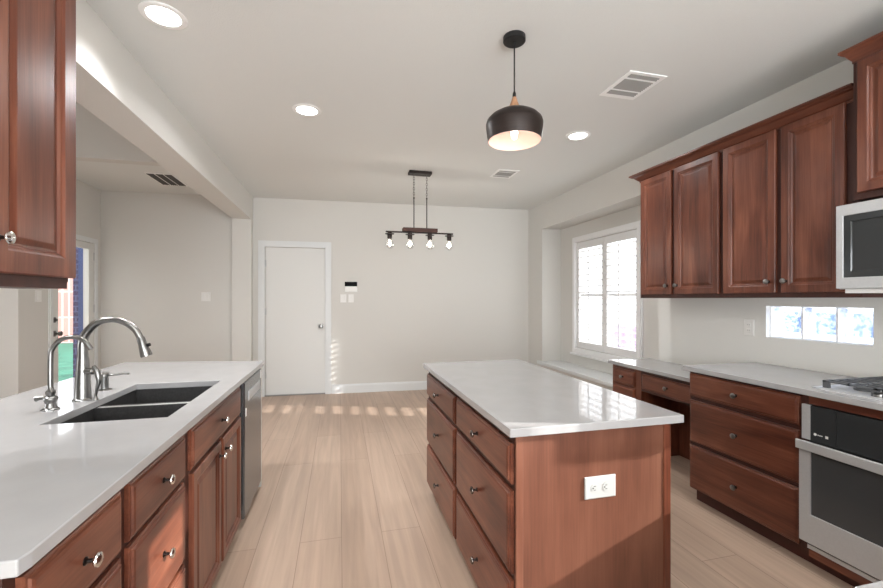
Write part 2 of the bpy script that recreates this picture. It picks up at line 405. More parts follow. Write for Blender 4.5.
# end wall door: slab, casing, knob, hinges
CAS = [(0, 0), (0, .012), (.012, .018), (.06, .016), (.07, .008), (.085, .008)]
def casing(axis, pos, sgn, a0, a1, b0, b1, wdt, three=True, t=.018, xf=None, parent=None, name='trim'):
    fn = frame_fn(axis, pos, sgn)
    bm = BM()
    for (ins, dd) in ((0, t), (wdt * .2, t * .72)):
        A = sorted({a0 - wdt + ins, a0, a1, a1 + wdt - ins}); Bq = sorted({b0 if three else b0 - wdt + ins, b0 + .0001 if three else b0, b1, b1 + wdt - ins})
        if ins == 0: grid(fn, A, Bq, dd * .62, [(a0, a1, b0 - (1 if three else 0), b1)], bm)
        else:
            A = sorted({a0 - wdt + ins, a0 - wdt * .12, a1 + wdt * .12, a1 + wdt - ins}); Bq = sorted({b0 if three else b0 - wdt + ins, b0 + .0001 if three else b0 - wdt * .12, b1 + wdt * .12, b1 + wdt - ins})
            grid(fn, A, Bq, t, [(a0 - wdt * .12, a1 + wdt * .12, b0 - 1 if three else b0 - wdt * .12, b1 + wdt * .12)], bm)
    return bm
struct('trim_2', casing('y', 0, -1, DH0, DH1, 0, DHZ, .085), TRIM, xf=BW)
dbm = bx(DH0 + .004, DH1 - .004, .03, .07, .012, DHZ - .004)
d1 = struct('door_1', dbm, DOORM, xf=BW)
def xfloc(p): return BW @ Vector(p)
k0 = xfloc((-.262, .03, .975)); ax = (BW.to_3x3() @ Vector((0, -1, 0)))
obj('door_knob', lathe([(.03, 0), (.03, .006), (.012, .012), (.011, .035), (.024, .042), (.029, .055), (.024, .07), (0, .075)], k0, ax), STEEL_S, parent=d1, smooth=True)
for z in (.25, 1.15, 1.83):
    obj('hinge', bx(DH0 - .012, DH0 + .012, .004, .03, z, z + .09), STEEL, parent=d1, xf=BW)
struct('trim_3', bx(DH0, DH1, -.01, .1, 0, .012), mat('threshold', srgb(150, 148, 145), .4, metal=.6), xf=BW)

# nook glazed door
t4 = struct('trim_4', casing('x', NX, 1, EY0, EY1, 0, EZ, .06), TRIM)
g = grid(frame_fn('x', NX - .045, 1), [EY0 + .005, 5.455, 6.03, EY1 - .005], [.012, .26, 1.995, EZ - .005], .04, [(5.455, 6.03, .26, 1.995)])
d2 = struct('door_2', g, DOORM)
obj('pane', bx(NX - .03, NX - .024, 5.455, 6.03, .26, 1.995), PANE, parent=d2)
for z, nm in ((1.14, 'deadbolt'), (.99, 'door_knob')):
    pr_ = [(.03, 0), (.03, .008), (.014, .012), (.012, .03)] if nm == 'deadbolt' else [(.032, 0), (.032, .008), (.012, .014), (.012, .04), (.027, .05), (.027, .068), (0, .074)]
    obj(nm, lathe(pr_, (NX - .005, 5.385, z), (1, 0, 0)), LEVER, parent=d2, smooth=True)
for z in (.3, 1.2, 1.86): obj('hinge', bx(NX - .02, NX + .004, EY1 - .012, EY1 + .012, z, z + .1), STEEL, parent=d2)

# outside the nook door
tag(obj('boundary_fence', bx(-12, -3, 15.2, 15.25, 0, 2.7), FENCEM), 'pink board fence at the far side of the lawn', 'fence')
g = struct('ground_lawn', bx(-40, -4.4, 5, 40, -.05, -.01), GRASSM)
struct('ground_patio', bx(-4.4, -3.1, 5, 14, -.05, -.005), PATIO)
struct('ground_side_yard', bx(3.4, 30, -6, 40, -.3, -.25), PATIO)
tag(obj('brick_pillar', bx(-3.665, -3.60, 6.9, 7.2, -.01, 2.7), BRICK), 'brick pillar outside the glazed nook door with bluish shade in its colour', 'pillar')
tag(obj('painted_post', bx(-3.598, -3.44, 6.89, 7.1, -.01, 2.7), BLUEM), 'plain slate blue post standing against the brick pillar', 'post')

# bay window: casing, shutters
w1 = struct('window_1', casing('x', VX, -1, VY0, VY1, VZ0, VZ1, .075, three=False, t=.03), FRAMEW)
g = BM(); fnw = frame_fn('x', VX + .055, 1)
grid(fnw, [VY0, VY0 + .04, 4.495, 4.535, VY1 - .04, VY1], [VZ0, VZ0 + .04, 1.40, 1.44, VZ1 - .04, VZ1], .04,
     [(VY0 + .04, 4.495, VZ0 + .04, 1.40), (4.535, VY1 - .04, VZ0 + .04, 1.40), (VY0 + .04, 4.495, 1.44, VZ1 - .04), (4.535, VY1 - .04, 1.44, VZ1 - .04)], g)
obj('sash_frame', g, FRAMEW, parent=w1)
obj('pane', bx(VX + .073, VX + .077, VY0, VY1, VZ0, VZ1), PANE, parent=w1)
obj('sill', bx(VX - .045, VX, VY0 - .1, VY1 + .1, VZ0 - .1, VZ0 - .075), FRAMEW, parent=w1)
def shutter(y0, y1, label):
    t = thing('window_shutter', label, 'shutter', (VX + .02, (y0 + y1) / 2, VZ0), 'plantation shutters in the bay')
    z0, z1 = VZ0 + .006, VZ1 - .006
    obj('shutter_frame', grid(frame_fn('x', VX + .006, 1), [y0, y0 + .045, y1 - .045, y1], [z0, z0 + .085, z1 - .095, z1], .026, [(y0 + .045, y1 - .045, z0 + .085, z1 - .095)]), LOUVER, parent=t, bevel=.003)
    n = 16; zb, zt = z0 + .085, z1 - .095; p = (zt - zb) / n
    for i in range(n):
        zc = zb + p * (i + .5); bm = BM(); wv = .033; a = math.radians(-14)
        ring = []
        for yy in (y0 + .046, y1 - .046):
            pts = []
            for k in range(10):
                q = 2 * math.pi * k / 10; u, v = wv * math.cos(q), .0055 * math.sin(q)
                pts.append(bm.verts.new((VX + .019 + u * math.cos(a) - v * math.sin(a), yy, zc + u * math.sin(a) + v * math.cos(a))))
            ring.append(pts)
        for k in range(10): bm.faces.new((ring[0][k], ring[0][(k + 1) % 10], ring[1][(k + 1) % 10], ring[1][k]))
        bm.faces.new(ring[0]); bm.faces.new(ring[1])
        obj('louver', bm, LOUVER, parent=t, smooth=True)
    obj('tilt_rod', bx(VX - .022, VX - .012, (y0 + y1) / 2 - .006, (y0 + y1) / 2 + .006, zb + .02, zt - .02), LOUVER, parent=t)
shutter(4.52, VY1 - .004, 'white louvered shutter panel nearer the end wall, farther half of the bay window')
shutter(VY0 + .004, 4.514, 'white louvered shutter panel nearer the upper cabinets with lilac tint outside')
# outside the bay: lilac screen, plus an unseen pier added to block sun
tag(obj('garden_screen', bx(7.4, 7.46, 7.0, 10.2, -.25, .7), LILAC), 'low lilac garden screen seen dimly through the shutter louvers', 'screen')
tag(obj('added_sun_blocker', bx(4.6, 4.8, 3.90, 4.54, -.25, 3.2), mat('sun_blocker_render', srgb(205, 200, 195), .9)), 'added unseen pale pier blocking sun from part of the bay window', 'pier')

# glass block strip
w2 = struct('window_2', grid(frame_fn('x', WX + .04, 1), [TY0, TY0 + .006, TY1 - .006, TY1], [TZ0, TZ0 + .006, TZ1 - .006, TZ1], .1, [(TY0 + .006, TY1 - .006, TZ0 + .006, TZ1 - .006)]), FRAMEW)
nb = 3; p = (TY1 - TY0 - .012) / nb
for i in range(nb):
    a0 = TY0 + .006 + i * p
    gb = obj('glass_block', loft(frame_fn('x', WX + .13, -1), a0 + .006, a0 + p - .006, TZ0 + .012, TZ1 - .012, [(0, 0), (0, .07), (.025, .074), (.035, .07)]), GLASSB, parent=w2, bevel=.002)
    obj('patterned_face', bx(WX + .05, WX + .053, a0 + .008, a0 + p - .078, TZ0 + .045, TZ1 - .04), GLASSC, parent=gb)
    if i: obj('mortar_joint', bx(WX + .045, WX + .125, a0 - .006, a0 + .006, TZ0 + .006, TZ1 - .006), FRAMEW, parent=w2)
# window behind the camera on the same wall
w4 = struct('window_4', casing('x', WX, -1, SY0, SY1, SZ0, SZ1, .06, three=False, t=.016), FRAMEW)
obj('sash_frame', grid(frame_fn('x', WX + .06, 1), [SY0, SY0 + .04, (SY0 + SY1) / 2 - .02, (SY0 + SY1) / 2 + .02, SY1 - .04, SY1], [SZ0, SZ0 + .04, SZ1 - .04, SZ1], .04, [(SY0 + .04, (SY0 + SY1) / 2 - .02, SZ0 + .04, SZ1 - .04), ((SY0 + SY1) / 2 + .02, SY1 - .04, SZ0 + .04, SZ1 - .04)]), FRAMEW, parent=w4)

# ------------------------------------------------------------------ cabinet kit
DRW = [(0, 0), (0, .010), (.004, .013), (.009, .013), (.012, .018), (.02, .020)]
def DOORP(w):
    return [(0, 0), (0, .015), (.004, .019), (w - .012, .020), (w - .006, .015), (w, .013), (w + .005, .007), (w + .012, .007), (w + .026, .013), (w + .030, .014)]
KN = [(.0095, 0), (.0095, .003), (.0052, .006), (.0045, .016), (.0075, .020)]
KH = [(.0075, .0195), (.0145, .022), (.0165, .0255), (.0155, .029), (.009, .0325), (0, .0335)]
DARKN = mat('antique_nickel', srgb(120, 112, 108), .25, metal=1); HEAD = [CHROME]
def knob2(parent, p, axis):
    bm = lathe(KH, p, axis, 20); n0 = len(bm.faces); lathe(KN, p, axis, 16, bm)
    bm.faces.ensure_lookup_table()
    for f in bm.faces[n0:]: f.material_index = 1
    return obj('knob', bm, [HEAD[0], KDARK], parent=parent, smooth=True)
def drawer(parent, axis, pos, sgn, a0, a1, b0, b1, kn=True, m=None, name='drawer', ka=None):
    d = obj(name, loft(frame_fn(axis, pos, sgn), a0, a1, b0, b1, DRW), m or W['y' if axis == 'x' else 'x'], parent=parent)
    if kn:
        knob2(d, frame_fn(axis, pos, sgn)((a0 + a1) / 2 if ka is None else ka, (b0 + b1) / 2, .019), frame_fn(axis, 0, sgn)(0, 0, 1))
    return d
def door(parent, axis, pos, sgn, a0, a1, b0, b1, kp, fw=.058):
    d = obj('door', loft(frame_fn(axis, pos, sgn), a0, a1, b0, b1, DOORP(fw)), W['z'], parent=parent)
    knob2(d, frame_fn(axis, pos, sgn)(kp[0], kp[1], .019), frame_fn(axis, 0, sgn)(0, 0, 1))
    return d

# ------------------------------------------------------------------ left peninsula
LF = -.575   # face frame plane; fronts stand 2 cm proud
def base_unit(label, y0, y1, x0, x1, toe_side, top=.882, name='base_cabinet'):
    t = thing(name, label, 'cabinet', ((x0 + x1) / 2, (y0 + y1) / 2, 0), None)
    obj('carcass', bx(x0, x1, y0, y1, .09, top), WFRAME, parent=t, bevel=.001)
    if toe_side > 0: obj('toe_kick', bx(x0, x1 - .07, y0 + .001, y1 - .001, 0, .09), WTOE, parent=t)
    else: obj('toe_kick', bx(x0 + .053, x1, y0 + .001, y1 - .001, 0, .09), WTOE, parent=t)
    return t
g = 'peninsula base cabinets'
t = base_unit('peninsula drawer cabinet nearest the camera, under the chamfered worktop corner', .885, 1.285, -1.16, LF, 1)
drawer(t, 'x', LF, 1, .915, 1.262, .70, .86)
drawer(t, 'x', LF, 1, .915, 1.262, .395, .683)
drawer(t, 'x', LF, 1, .915, 1.262, .095, .378)
t = base_unit('peninsula three-drawer cabinet between the nearest unit and the sink doors', 1.286, 1.745, -1.16, LF, 1)
drawer(t, 'x', LF, 1, 1.305, 1.722, .70, .86)
drawer(t, 'x', LF, 1, 1.305, 1.722, .395, .683)
drawer(t, 'x', LF, 1, 1.305, 1.722, .095, .378)
t = thing('sink_base_cabinet', 'peninsula cabinet below the sink with wide false drawer over two raised-panel doors', 'cabinet', (-.87, 2.2, 0))
obj('carcass', bx(-1.16, LF, 1.746, 2.66, .09, .60), WFRAME, parent=t)
obj('face_frame', bx(LF - .03, LF, 1.747, 2.659, .60, .882), WFRAME, parent=t)
obj('toe_kick', bx(-1.16, LF - .07, 1.747, 2.659, 0, .09), WTOE, parent=t)
drawer(t, 'x', LF, 1, 1.79, 2.60, .70, .86, name='false_drawer')
door(t, 'x', LF, 1, 1.80, 2.19, .075, .683, (2.155, .62), .05)
door(t, 'x', LF, 1, 2.225, 2.60, .075, .683, (2.26, .62), .05)
# dishwasher
t = thing('dishwasher', 'stainless dishwasher with pocket handle at the far end of the peninsula', 'dishwasher', (-.87, 2.95, 0))
obj('tub', bx(-1.15, LF - .02, 2.675, 3.215, .02, .875), BLACKP, parent=t)
dw = obj('door', loft(frame_fn('x', LF - .02, 1), 2.68, 3.212, .045, .865, [(0, 0), (0, .035), (.006, .042)]), STEEL_D, parent=t)
obj('handle', loft(frame_fn('x', LF + .021, 1), 2.78, 3.14, .735, .795, [(0, 0), (0, .004), (.01, .008)]), STEEL, parent=dw)
obj('badge', loft(frame_fn('x', LF + .022, 1), 2.70, 2.722, .655, .705, [(0, 0), (.002, .002)]), WHITEP, parent=dw)
obj('vent', bx(LF + .022, LF + .0235, 3.175, 3.20, .80, .86), WHITEP, parent=dw)
obj('kick_plate', bx(-.66, -.64, 2.68, 3.212, .0, .045), BLACKP, parent=t)
tag(obj('end_panel', bx(-1.16, -.556, 3.222, 3.246, 0, .882), mat('end_panel_paint', srgb(205, 202, 197), .5)), 'thin pale panel closing the far end of the peninsula beside the dishwasher', 'panel')
tag(obj('back_panel', bx(-1.19, -1.165, .885, 3.246, 0, .882), WALL), 'painted panel backing the peninsula cabinets on the living room side', 'panel')
# worktop with sink cut-out, chamfered near corner
SX0, SX1, SYa, SYb = -1.055, -.645, 1.79, 2.525
bm = grid(frame_fn('z', .884, 1), [-1.5, SX0, SX1, -.60, -.54], [.872, .90, SYa, SYb, 3.256], .031, [(SX0, SX1, SYa, SYb)])
for v in bm.verts:
    if v.co.y > 3.2: v.co.y += (-.54 - v.co.x) * .17
    if v.co.y < .88 and v.co.x > -.55: v.co.x = -.545
tag(obj('peninsula_worktop', bm, QUARTZ, bevel=.003), 'long white quartz worktop of the peninsula around the sink', 'worktop')
# sink
t = thing('kitchen_sink', 'black composite double-bowl sink set under the peninsula worktop', 'sink', (-.85, 2.16, .62))
def bowl(y0, y1):
    x0, x1 = SX0 - .004, SX1 + .004; bm = BM(); fn = frame_fn('z', .884, -1)
    rings = []
    for i, d in ((-.012, 0), (0, 0), (.012, .2), (.03, .215)):
        rings.append([bm.verts.new(fn(*p, d)) for p in ((x0 + i, y0 + i), (x1 - i, y0 + i), (x1 - i, y1 - i), (x0 + i, y1 - i))])
    rings.append([bm.verts.new(fn(*p, .225)) for p in ((x0 - .01, y0 - .01), (x1 + .01, y0 - .01), (x1 + .01, y1 + .01), (x0 - .01, y1 + .01))])
    for r, s in zip(rings[:4], rings[1:4]):
        for k in range(4): bm.faces.new((r[k], r[(k + 1) % 4], s[(k + 1) % 4], s[k]))
    bm.faces.new(rings[3]); r, s = rings[0], rings[4]
    for k in range(4): bm.faces.new((r[k], r[(k + 1) % 4], s[(k + 1) % 4], s[k]))
    bm.faces.new(rings[4]); return bm
for (a, b) in ((SYa - .004, 2.135), (2.185, SYb + .004)):
    bo = obj('bowl', bowl(a, b), SINKM, parent=t)
    obj('drain', lathe([(.04, 0), (.04, .004), (.03, .006), (0, .003)], (-.85, (a + b) / 2, .669), (0, 0, 1)), STEEL_S, parent=bo, smooth=True)
obj('divider', bx(SX0, SX1, 2.1475, 2.1725, .80, .8838), mat('sink_divider', srgb(196, 195, 193), .4), parent=t, bevel=.004)
# main tap
t = thing('kitchen_tap', 'tall brushed-steel pull-down gooseneck tap behind the sink', 'tap', (-1.124, 2.187, .915))
TX, TY = -1.124, 2.187
obj('base', lathe([(.038, 0), (.038, .004), (.032, .008), (.031, .02), (.023, .165), (.0215, .19)], (TX, TY, .915), (0, 0, 1), 28), STEEL_S, parent=t, smooth=True)
sp = smoothpts([(TX, TY, 1.10), (TX, TY, 1.17), (TX + .012, TY, 1.215), (TX + .055, TY, 1.262), (TX + .113, TY, 1.277), (TX + .165, TY, 1.262), (TX + .205, TY, 1.228), (TX + .228, TY, 1.185)], 6)
obj('spout', tube(sp, [.0205 - .006 * min(1, i / 22) for i in range(len(sp))], 18), STEEL_S, parent=t, smooth=True)
ha = Vector((.022, 0, -.075)).normalized()
obj('spray_head', lathe([(.0155, 0), (.017, .004), (.0175, .03), (.0245, .085), (.0235, .092), (0, .092)], (TX + .226, TY, 1.192), ha, 24), STEEL_S, parent=t, smooth=True)
obj('spray_button', lathe([(.008, 0), (.008, .012), (0, .014)], (TX + .256, TY - .004, 1.155), (1, -.2, .3), 12), BLACKP, parent=t, smooth=True)
hx = smoothpts([(TX + .02, TY - .01, .99), (TX + .045, TY - .02, 1.03), (TX + .05, TY - .022, 1.07), (TX + .062, TY - .026, 1.10)], 5)
obj('lever', tube([(TX + .058, TY - .02, .915 + .02), (TX + .062, TY - .02, .96), (TX + .072, TY - .02, 1.0), (TX + .066, TY - .02, 1.04), (TX + .05, TY - .02, 1.07)], [.006, .006, .010, .013, .007], 12), STEEL_S, parent=t, smooth=True)
obj('lever_hub', lathe([(.016, 0), (.016, .03), (.010, .036)], (TX + .016, TY - .008, 1.045), (1, -.2, 0), 16), STEEL_S, parent=t, smooth=True)
obj('lever_foot', lathe([(.012, 0), (.009, .012), (.006, .02)], (TX + .058, TY - .02, .915), (0, 0, 1), 16), STEEL_S, parent=t, smooth=True)
# filter tap
t = thing('filter_tap', 'smaller slim gooseneck filtered-water tap with ornate base, nearest the camera', 'tap', (-1.152, 2.022, .915))
TX, TY = -1.152, 2.022
obj('base', lathe([(.030, 0), (.030, .004), (.021, .010), (.017, .028), (.025, .044), (.023, .052), (.014, .058), (.017, .074), (.011, .085), (.009, .10)], (TX, TY, .915), (0, 0, 1), 24), STEEL_S, parent=t, smooth=True)
sp = smoothpts([(TX, TY, 1.0), (TX, TY, 1.12), (TX + .006, TY, 1.165), (TX + .036, TY, 1.202), (TX + .078, TY, 1.212), (TX + .115, TY, 1.198), (TX + .142, TY, 1.16)], 7)
obj('spout', tube(sp, .0095, 14), STEEL_S, parent=t, smooth=True)
obj('lever', tube([(TX - .008, TY, .963), (TX - .03, TY + .0, .966), (TX - .05, TY, .962)], [.009, .008, .011], 12), STEEL_S, parent=t, smooth=True)
# soap dispenser
t = thing('soap_dispenser', 'short steel soap dispenser with thin nozzle beside the sink', 'soap dispenser', (-1.145, 2.402, .915))
obj('body', lathe([(.032, 0), (.030, .004), (.019, .007), (.019, .066), (.021, .068), (.021, .08), (.018, .084), (0, .084)], (-1.145, 2.402, .915), (0, 0, 1), 24), STEEL_S, parent=t, smooth=True)
obj('nozzle', tube([(-1.128, 2.402, .986), (-1.10, 2.402, .988), (-1.06, 2.40, .992), (-1.035, 2.40, .990)], [.006, .0045, .004, .0042], 10), STEEL_S, parent=t, smooth=True)

# left wall cabinet (sides hang off the wall that ends behind it)
t = thing('wall_cabinet', 'cherry wall cabinet hanging over the near end of the peninsula', 'cabinet', (-1.0, 1.2, 1.395))
obj('carcass', bx(BX, -.866, .75, 1.605, 1.425, 2.62), WFRAME, parent=t)
obj('light_rail', bx(-1.0, -.862, .75, 1.592, 1.403, 1.425), WFRAME, parent=t)
door(t, 'x', -.866, 1, 1.262, 1.614, 1.438, 2.60, (1.29, 1.528), .072)
door(t, 'x', -.866, 1, .80, 1.24, 1.438, 2.60, (1.205, 1.53), .062)

# ------------------------------------------------------------------ island
IY0, IY1, IX0, IX1 = 1.357, 2.83, .612, 1.268
t = thing('kitchen_island', 'cherry island cabinet with six drawers and plain veneered end panel', 'island', (.94, 2.09, 0))
obj('carcass', bx(IX0, IX1, IY0 + .012, IY1, .075, .882), WFRAME, parent=t)
obj('toe_kick', bx(IX0 + .06, IX1 - .06, IY0 + .06, IY1 - .03, 0, .075), WTOE, parent=t)
obj('end_panel', bx(IX0 + .028, IX1 - .03, IY0, IY0 + .012, 0, .882), WPANEL, parent=t)
obj('corner_stile', bx(IX0, IX0 + .028, IY0 - .001, IY0 + .012, 0, .882), WPANEL, parent=t, bevel=.002)
obj('corner_stile', bx(IX1 - .03, IX1 + .003, IY0 - .004, IY0 + .012, 0, .882), W['z'], parent=t, bevel=.003)
HEAD[0] = DARKN
for (a, b) in ((1.376, 2.075), (2.115, 2.822)):
    for (c, d) in ((.70, .848), (.375, .675), (.082, .35)): drawer(t, 'x', IX0, -1, a, b, c, d)
HEAD[0] = STEEL_S
tag(obj('island_worktop', bx(.578, 1.313, 1.331, 2.86, .884, .915), QUARTZ, bevel=.003), 'white quartz slab on the central island reflecting the shutters', 'worktop')
t = thing('island_outlet', 'white horizontal double outlet on the island end panel', 'outlet', (.953, IY0, .63))
obj('cover_plate', loft(frame_fn('y', IY0 - .0005, -1), .887, 1.018, .622, .704, [(0, 0), (0, .004), (.004, .006)]), PLATEW, parent=t)
for cx in (.928, .977):
    s = obj('socket', lathe([(.0165, 0), (.0165, .0018), (0, .0018)], (cx, IY0 - .0065, .663), (0, -1, 0), 20), PLATEW, parent=t)
    g = BM()
    box(g, cx - .006, cx + .002, IY0 - .0092, IY0 - .0083, .669, .671); box(g, cx - .006, cx + .002, IY0 - .0092, IY0 - .0083, .655, .657)
    lathe([(.0028, 0), (.0028, .0009)], (cx - .009, IY0 - .0083, .663), (0, -1, 0), 10, g)
    obj('slots', g, GREYP, parent=s)

# ------------------------------------------------------------------ right run
RF = 2.322
t = base_unit('three-drawer cherry base cabinet between the desk and the wall oven', 1.603, 2.304, RF, WX - .002, -1)
for (c, d) in ((.715, .868), (.412, .69), (.098, .388)): drawer(t, 'x', RF, -1, 1.615, 2.298, c, d)
t = thing('oven_cabinet', 'cherry cabinet frame around the wall oven under the cooktop', 'cabinet', (2.6, 1.2, 0))
obj('side', bx(RF, WX - .002, 1.575, 1.602, .09, .882), WFRAME, parent=t); obj('side', bx(RF, WX - .002, .795, .822, .09, .882), WFRAME, parent=t)
obj('top_rail', bx(RF - .002, RF + .02, .822, 1.575, .838, .882), W['y'], parent=t)
obj('bottom_rail', bx(RF - .002, WX - .002, .822, 1.575, .062, .108), W['y'], parent=t)
obj('toe_kick', bx(RF + .053, WX - .002, .796, 1.601, 0, .06), WTOE, parent=t)
t = base_unit('cherry corner base cabinet between the oven and the near return counter', .30, .794, RF, WX - .002, -1)
door(t, 'x', RF, -1, .50, .785, .1, .868, (.75, .8))
# oven
t = thing('wall_oven', 'stainless built-in oven with black glass front below the cooktop', 'oven', (2.55, 1.2, .108))
OX = RF - .004
obj('body', bx(OX, WX - .05, .825, 1.572, .11, .834), BLACKP, parent=t)
cp = obj('control_panel', loft(frame_fn('x', OX, -1), .828, 1.556, .66, .834, [(0, 0), (0, .014), (.002, .016)]), BLACKG, parent=t)
obj('side_trim', bx(OX - .018, OX, 1.556, 1.594, .66, .834), STEEL, parent=t)
obj('panel_seam', bx(OX - .0175, OX - .0155, 1.443, 1.445, .668, .83), BLACKP, parent=cp)
g = BM()
lathe([(.0065, 0), (.0065, .0015)], (OX - .016, 1.534, .695), (-1, 0, 0), 16, g)
for q in range(5): box(g, OX - .0172, OX - .016, 1.502 + q * .0045, 1.505 + q * .0045, .692, .697)
box(g, OX - .0172, OX - .016, 1.478, 1.490, .688, .701)
obj('display_marks', g, WHITEP, parent=cp)
dr = obj('door', grid(frame_fn('x', OX - .001, -1), [.828, .885, 1.548, 1.600], [.142, .288, .612, .645], .028, [(.885, 1.548, .288, .612)]), STEEL, parent=t, bevel=.002)
obj('door_glass', bx(OX - .022, OX - .004, .885, 1.548, .288, .612), OVENG, parent=dr)
obj('handle', loft(frame_fn('x', OX - .036, -1), .84, 1.604, .610, .655, [(0, 0), (0, .011), (.002, .013)]), STEEL, parent=dr, bevel=.002)
for y in (.87, 1.585): obj('handle_mount', bx(OX - .037, OX - .028, y - .012, y + .012, .620, .650), STEEL, parent=dr)
obj('vent_slot', bx(OX - .006, OX, .828, 1.57, .128, .142), BLACKP, parent=t)
obj('lower_trim', bx(OX - .012, OX, .828, 1.572, .108, .128), STEEL, parent=t)
# worktop of the right run + near return
tag(obj('range_worktop', bx(2.281, WX, .478, 2.33, .884, .915), QUARTZ, bevel=.003), 'white quartz worktop on the window wall carrying the gas cooktop', 'worktop')
tag(obj('return_worktop', bx(.79, WX, -.18, .473, .884, .915), QUARTZ, bevel=.003), 'white worktop corner in the bottom right foreground', 'worktop')
t = thing('return_base_cabinet', 'cherry base cabinet under the foreground worktop corner', 'cabinet', (1.5, .14, 0))
obj('carcass', bx(.82, RF - .03, -.17, .425, .09, .882), WFRAME, parent=t)
obj('toe_kick', bx(.84, RF - .03, -.16, .36, 0, .09), WTOE, parent=t)
for i in range(3): door(t, 'y', .425, 1, .86 + i * .475, 1.31 + i * .475, .1, .868, (1.28 + i * .475, .8))
# cooktop
t = thing('gas_cooktop', 'stainless gas cooktop with grey cast-iron grates', 'cooktop', (2.6, 1.21, .915))
obj('tray', loft(frame_fn('z', .915, 1), 2.352, 2.862, .84, 1.585, [(0, 0), (0, .006), (.012, .009), (.03, .006), (.035, .006)]), STEEL, parent=t)
for (a, b) in ((.865, 1.09), (1.10, 1.325), (1.335, 1.56)):
    g = BM(); zt = .958
    x0, x1 = 2.385, 2.85
    for yy in (a + .004, b - .016): box(g, x0, x1, yy, yy + .012, zt - .008, zt)
    for xx in (x0, x1 - .012): box(g, xx, xx + .012, a + .004, b - .004, zt - .008, zt)
    for k in range(1, 9):
        xx = x0 + (x1 - x0) * k / 9; box(g, xx - .005, xx + .005, a + .01, (a + b) / 2 - .02 if k % 3 else b - .01, zt - .007, zt)
        if k % 3: box(g, xx - .005, xx + .005, (a + b) / 2 + .02, b - .01, zt - .007, zt)
    box(g, x0, x1, (a + b) / 2 - .006, (a + b) / 2 + .006, zt - .008, zt)
    for xx in (x0, x1 - .022):
        for yy in (a + .004, b - .026): box(g, xx, xx + .022, yy, yy + .022, .921, zt - .006)
    obj('grate', g, IRON, parent=t)
for (x, y, r) in ((2.50, 1.45, .04), (2.75, 1.45, .032), (2.50, .98, .036), (2.75, .98, .04), (2.62, 1.21, .05)):
    obj('burner', lathe([(r, 0), (r, .010), (r * .8, .012), (r * .8, .02), (0, .022)], (x, y, .921), (0, 0, 1)), IRON, parent=t, smooth=True)
for k in range(5):
    obj('knob', lathe([(.019, 0), (.018, .016), (.016, .02), (0, .02)], (2.385, 1.33 - k * .06, .922), (-.35, 0, 1)), STEEL_S, parent=t, smooth=True)

# desk
DFX, DZ = 2.50, .795
tag(obj('desk_worktop', bx(2.465, WX, 2.334, 3.385, DZ - .03, DZ), QUARTZ, bevel=.003), 'lower white quartz desk top beside the bay window', 'worktop')
t = thing('built_in_desk', 'low cherry desk with drawer stack and kneehole beside the bay window', 'desk', (2.7, 2.85, 0))
obj('pedestal', bx(DFX, WX - .002, 2.985, 3.36, 0, DZ - .032), W['z'], parent=t)
obj('apron', bx(DFX, DFX + .02, 2.31, 2.985, .585, DZ - .032), WFRAME, parent=t)
obj('back_panel', bx(WX - .03, WX - .002, 2.31, 2.985, .0, DZ - .032), W['z'], parent=t)
drawer(t, 'x', DFX, -1, 3.055, 3.335, .605, .735)
drawer(t, 'x', DFX, -1, 3.055, 3.335, .345, .585)
drawer(t, 'x', DFX, -1, 3.055, 3.335, .09, .325)
drawer(t, 'x', DFX, -1, 2.40, 2.965, .605, .735)

# ------------------------------------------------------------------ right wall cabinets
UF = 2.612
def upper(label, y0, y1, doors):
    t = thing('wall_cabinet', label, 'cabinet', ((UF + WX) / 2, (y0 + y1) / 2, 1.375))
    obj('carcass', bx(UF, WX, y0, y1, 1.378, 2.43), WFRAME, parent=t)
    for (a, b, ky) in doors: door(t, 'x', UF, -1, a, b, 1.408, 2.412, (ky, 1.478), .055)
upper('cherry wall cabinet beside the window with two narrow raised-panel doors', 2.322, 3.125, [(2.765, 3.108, 2.80), (2.338, 2.732, 2.70)])
upper('cherry wall cabinet next to the microwave with two raised-panel doors', 1.525, 2.321, [(1.948, 2.302, 1.985), (1.592, 1.915, 1.885)])
CR = [(0, 0), (.006, 0), (.006, .012), (.016, .02), (.04, .045), (.058, .052), (.062, .058), (.07, .060), (.07, .072), (0, .072)]
tag(obj('crown_molding', sweep([(UF, 1.53), (UF, 3.125), (WX, 3.125)][::-1], [(-o if False else o, 2.405 + z) for o, z in CR]), W['y']), 'cherry crown molding along the four-door wall cabinets', 'molding')
TF = 2.545
t = thing('wall_cabinet', 'taller raised cherry wall cabinet above the microwave', 'cabinet', (2.73, 1.15, 1.87))
obj('carcass', bx(TF, WX, .79, 1.523, 1.872, 2.60), WFRAME, parent=t)
door(t, 'x', TF, -1, 1.165, 1.500, 1.905, 2.565, (1.20, 1.96), .055)
door(t, 'x', TF, -1, .81, 1.145, 1.905, 2.565, (1.11, 1.96), .055)
tag(obj('crown_molding', sweep([(TF, .79), (TF, 1.523), (WX, 1.523)][::-1], [(o * .6, 2.57 + z) for o, z in CR]), W['y']), 'cherry crown molding on the tall cabinet above the microwave', 'molding')
t = thing('microwave', 'stainless over-range microwave with black window', 'microwave', (2.7, 1.17, 1.43))
obj('body', bx(2.50, WX - .002, .80, 1.555, 1.42, 1.848), mat('microwave_body', srgb(190, 190, 190), .4, metal=.5), parent=t)
mw = obj('door', grid(frame_fn('x', 2.50, -1), [1.01, 1.04, 1.524, 1.555], [1.422, 1.478, 1.79, 1.845], .026, [(1.04, 1.524, 1.478, 1.79)]), STEEL, parent=t, bevel=.003)
obj('window', loft(frame_fn('x', 2.492, -1), 1.04, 1.524, 1.478, 1.79, [(0, 0), (0, .014), (.03, .015), (.034, .010)]), BLACKG, parent=mw)
